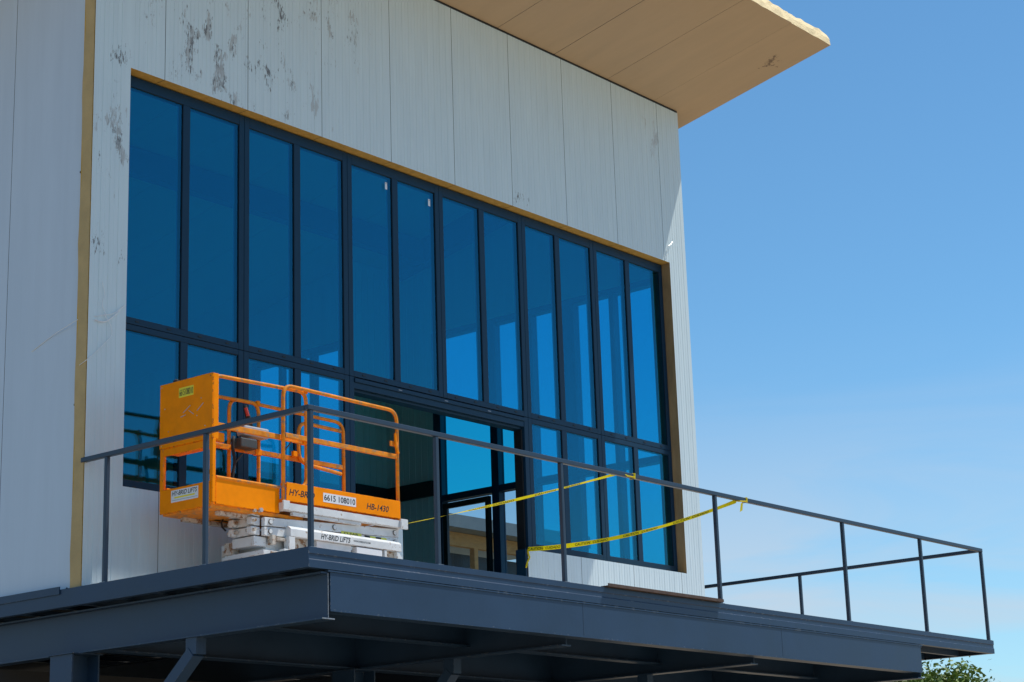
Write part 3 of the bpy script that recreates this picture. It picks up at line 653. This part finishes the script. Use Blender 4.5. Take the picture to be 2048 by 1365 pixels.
for k in range(4):
    xa = 2.33 + k * .07
    MB().quad([(xa, yn + .019, .525), (xa + .07, yn + .019, .525), (xa + .055, yn + .019, .553), (xa - .015, yn + .019, .553)]).build('hazard_stripe', 'ink' if k % 2 == 0 else 'hazard', LF)
# scrapes on the box
for (ya, za, yb, zb) in ((-.63, 1.43, -.72, 1.48), (-.70, 1.44, -.76, 1.40), (-.80, 1.42, -.88, 1.475), (-.60, 1.40, -.66, 1.41)):
    MB().bar((x0 - .0006, ya, za), (x0 - .0006, yb, zb), .004, .008, up=(1, 0, 0)).build('scrape', 'grey_box', box)

# ------------------------------------------------------------------ caution tapes
def tape(a, b, sag, label, twist, wid=.05, text_from=.0):
    a = Vector(a); b = Vector(b); n = 60
    root = thing('caution_tape', label, 'caution tape', tuple((a + b) / 2), 'caution tapes'); 
    d = (b - a); length = d.length
    side_ = d.cross(Vector((0, 0, 1))).normalized()
    def pt(s, t):
        c = a + d * s - Vector((0, 0, 1)) * (sag * 4 * s * (1 - s))
        ang = twist(s); up = Vector((0, 0, 1)) * math.cos(ang) + side_ * math.sin(ang)
        return c + up * ((t - .5) * wid)
    mb = MB()
    for k in range(n): mb.quad([pt(k / n, 0), pt((k + 1) / n, 0), pt((k + 1) / n, 1), pt(k / n, 1)])
    o = mb.build('tape_band', 'tape', root)
    s0 = text_from
    wl = .42 / length
    nrm = d.cross(Vector((0, 0, 1))).normalized()
    if nrm.y > 0: nrm = -nrm
    while s0 + wl < 1:
        for (txt, f0, f1) in (('CAUTION', 0, .46), ('CUIDADO', .54, 1)):
            def fn(s, t, f0=f0, f1=f1, s0=s0):
                q = s0 + wl * (f0 + (f1 - f0) * s); q2 = 1 - q if d.x < 0 else q
                return pt(q2, .2 + .6 * t) + nrm * .0025
            lettering(txt, fn, 'ink', root)
        s0 += wl * 1.45
    return root
A1 = Vector((3.93, RY, 1.075)); B1 = px(806, 1049, 1, -.92)
t1 = tape(A1, B1, .02, 'yellow caution tape running from the railing down to the scissor lift', lambda s: .5 + .8 * s + .3 * math.sin(9 * s), .036)
A2 = Vector((5.80, RY, 1.04)); B2 = Vector((5.77, -.03, .885))
t2 = tape(A2, B2, .09, 'yellow caution tape sagging from the railing to the low wall by the doorway', lambda s: .3 + .3 * math.sin(s * 5) + .1 * math.sin(s * 23), .046)
def knot(root, x):
    mb = MB()
    for k in range(3):
        q = .024 + .002 * k; xx = x + k * .006
        P = [(xx, RY - q, HZ - T - .005), (xx + .006, RY - q, HZ + .004), (xx + .01, RY + q, HZ + .005), (xx + .004, RY + q, HZ - T - .005), (xx, RY - q, HZ - T - .005)]
        for p_, q_ in zip(P[:-1], P[1:]): mb.quad([p_, q_, (q_[0] + .011, q_[1], q_[2]), (p_[0] + .013, p_[1], p_[2])])
    mb.build('knot', 'tape', root)
knot(t1, 4.09); knot(t2, 5.93)
MB().quad([(5.83, RY - .03, 1.02), (5.86, RY - .035, 1.02), (5.85, RY - .03, .95), (5.81, RY - .025, .93)]).quad([(5.86, RY - .035, 1.02), (5.87, RY - .01, 1.01), (5.86, RY - .01, .96), (5.85, RY - .03, .95)]).build('loose_end', 'tape', t2)
MB().tube([A2 + Vector((0, -.0, 0)), Vector((5.87, RY - .028, 1.04)), Vector((5.94, RY - .028, 1.05))], .007, 6).build('tail', 'tape', t2)
MB().tube([A1 + Vector((0, 0, 0)), Vector((4.0, RY - .028, 1.05)), Vector((4.1, RY - .03, 1.05))], .006, 6).build('tail', 'tape', t1)
MB().tube([B2, B2 + Vector((-.02, -.01, -.03)), B2 + Vector((-.01, -.02, -.09)), B2 + Vector((-.05, -.02, -.15)), B2 + Vector((-.07, -.02, -.2))], .010, 6).build('loose_end', 'tape', t2)

# ------------------------------------------------------------------ torn plastic film on the wall corner
mb = MB()
def strand(pts, r): mb.tube(rounded(pts, .08, 5), r, 5)
strand([(.072, .8, 2.14), (.066, .5, 2.23), (.03, .1, 2.29), (.10, -.012, 2.30), (.20, -.016, 2.33), (.30, -.012, 2.36), (.42, -.012, 2.46)], .0032)
strand([(.20, -.014, 2.33), (.27, -.016, 2.25), (.29, -.014, 2.17), (.16, -.012, 2.03), (.03, -.010, 1.91), (.025, .08, 1.88)], .003)
strand([(.17, -.012, 2.62), (.20, -.014, 2.5), (.16, -.016, 2.42), (.22, -.014, 2.33)], .003)
strand([(.10, -.012, 2.27), (.19, -.016, 2.26), (.27, -.014, 2.31), (.36, -.012, 2.40)], .005)
tag(mb.build('plastic_film', 'film', loc=None), 'torn clear plastic film clinging to the wall corner beside the window', 'plastic film')
mb = MB(); strand([(8.62, -.012, 4.66), (8.64, -.016, 4.78), (8.66, -.02, 4.85), (8.70, -.03, 4.86), (8.76, -.02, 4.92)], .003); strand([(8.63, -.012, 4.70), (8.67, -.016, 4.76), (8.65, -.02, 4.83)], .003)
tag(mb.build('plastic_film', 'film', loc=None), 'small scrap of plastic film at the upper right corner of the glass', 'plastic film')

# ------------------------------------------------------------------ neighbouring buildings seen through the glass
NB = thing('neighbour_building', 'grey roofed timber framed building seen through the open doorway', 'building', (20, 14, GZ))
MB().prism([(11.6, 4.2), (11.6, 3.95), (18, 4.0), (18, 5.2)], lambda t, p, q: (t, p, q), 17.3, 22.3).build('roof', 'nb_roof', NB)
MB().box(17.5, 22.1, 12.0, 12.12, 3.68, 3.945).build('top_plate', 'wood', NB)
for k in range(4):
    x = 17.6 + k * 1.43; MB().box(x, x + .11, 12.0, 12.12, GZ, 3.679).build('post', 'wood', NB)
for k in range(20):
    z = -3.6 + k * .36
    MB().box(17.5, 22.1, 12.30 + .03 * (k % 2), 12.36 + .03 * (k % 2), z, z + .36).build('cladding_sheet', 'corr', NB)
NB2 = thing('neighbour_building', 'pale grey neighbouring building seen behind the lift through the glass', 'building', (13.5, 14, GZ))
MB().prism([(11.7, 4.58), (11.7, 4.40), (17.5, 4.45), (17.5, 5.4)], lambda t, p, q: (t, p, q), 9.6, 17.2).build('roof', 'nb_roof', NB2)
MB().box(9.8, 17.0, 12.0, 17.2, GZ, 4.395).build('wall', 'nb_wall', NB2)
for k in range(4):
    x = 10.4 + k * 1.7; wn = MB().box(x, x + .9, 11.96, 11.999, 2.3, 3.8).build('window', 'frame_dark', NB2); MB().box(x - .06, x, 11.95, 11.998, 2.2, 3.9).box(x + .9, x + .96, 11.95, 11.998, 2.2, 3.9).build('window_trim', 'white_sticker', wn)

# ------------------------------------------------------------------ trees
def tree(base, h, rad, label, seed, n):
    rnd = random.Random(seed); root = thing('tree', label, 'tree', base, 'trees beyond the deck')
    bz = Vector(base); cz = bz + Vector((0, 0, h - rad * 1.15))
    mb = MB(); mb.tube([bz, bz + Vector((.1, 0, h * .3)), bz + Vector((.0, .1, h * .55)), cz], [.3, .24, .17, .08], 8)
    cl = []
    for k in range(60):
        while True:
            p = Vector((rnd.uniform(-1, 1), rnd.uniform(-1, 1), rnd.uniform(-.9, 1)))
            if .35 < p.length < 1: break
        cl.append((cz + Vector((p.x * rad, p.y * rad, p.z * rad * 1.1)), rnd.uniform(.6, 1.0) * rad * .42))
    for c, r in cl[:16]:
        mid = cz + (c - cz) * .5 + Vector((0, 0, -.3)); mb.tube([cz - Vector((0, 0, rad * .6)), mid, c], [.09, .05, .015], 5)
    mb.build('trunk', 'bark', root)
    lf = MB()
    for k in range(n):
        c, r = rnd.choice(cl); q = Vector((rnd.gauss(0, .5), rnd.gauss(0, .5), rnd.gauss(0, .45))) * r
        p = c + q; s = rnd.uniform(.10, .19); a = Vector((rnd.uniform(-1, 1), rnd.uniform(-1, 1), rnd.uniform(-.6, .6))).normalized(); b = a.cross(Vector((rnd.uniform(-1, 1), rnd.uniform(-1, 1), rnd.uniform(-1, 1)))).normalized()
        lf.v += [tuple(p - a * s), tuple(p + b * s * .55), tuple(p + a * s), tuple(p - b * s * .55)]; i = len(lf.v); lf.f.append((i - 4, i - 3, i - 2, i - 1)); lf.m.append(0)
    me = bpy.data.meshes.new('crown'); me.from_pydata([tuple(Vector(v) - bz) for v in lf.v], [], lf.f); me.materials.append(M['leaf'])
    o = bpy.data.objects.new('crown', me); col.objects.link(o); o.parent = root; o['_w'] = tuple(bz)
tree((81.2, 35.6, GZ), 10.9, 3.4, 'green leafy tree behind the far end of the deck', 3, 44000)

for o in bpy.data.objects:
    if '_w' in o: del o['_w']
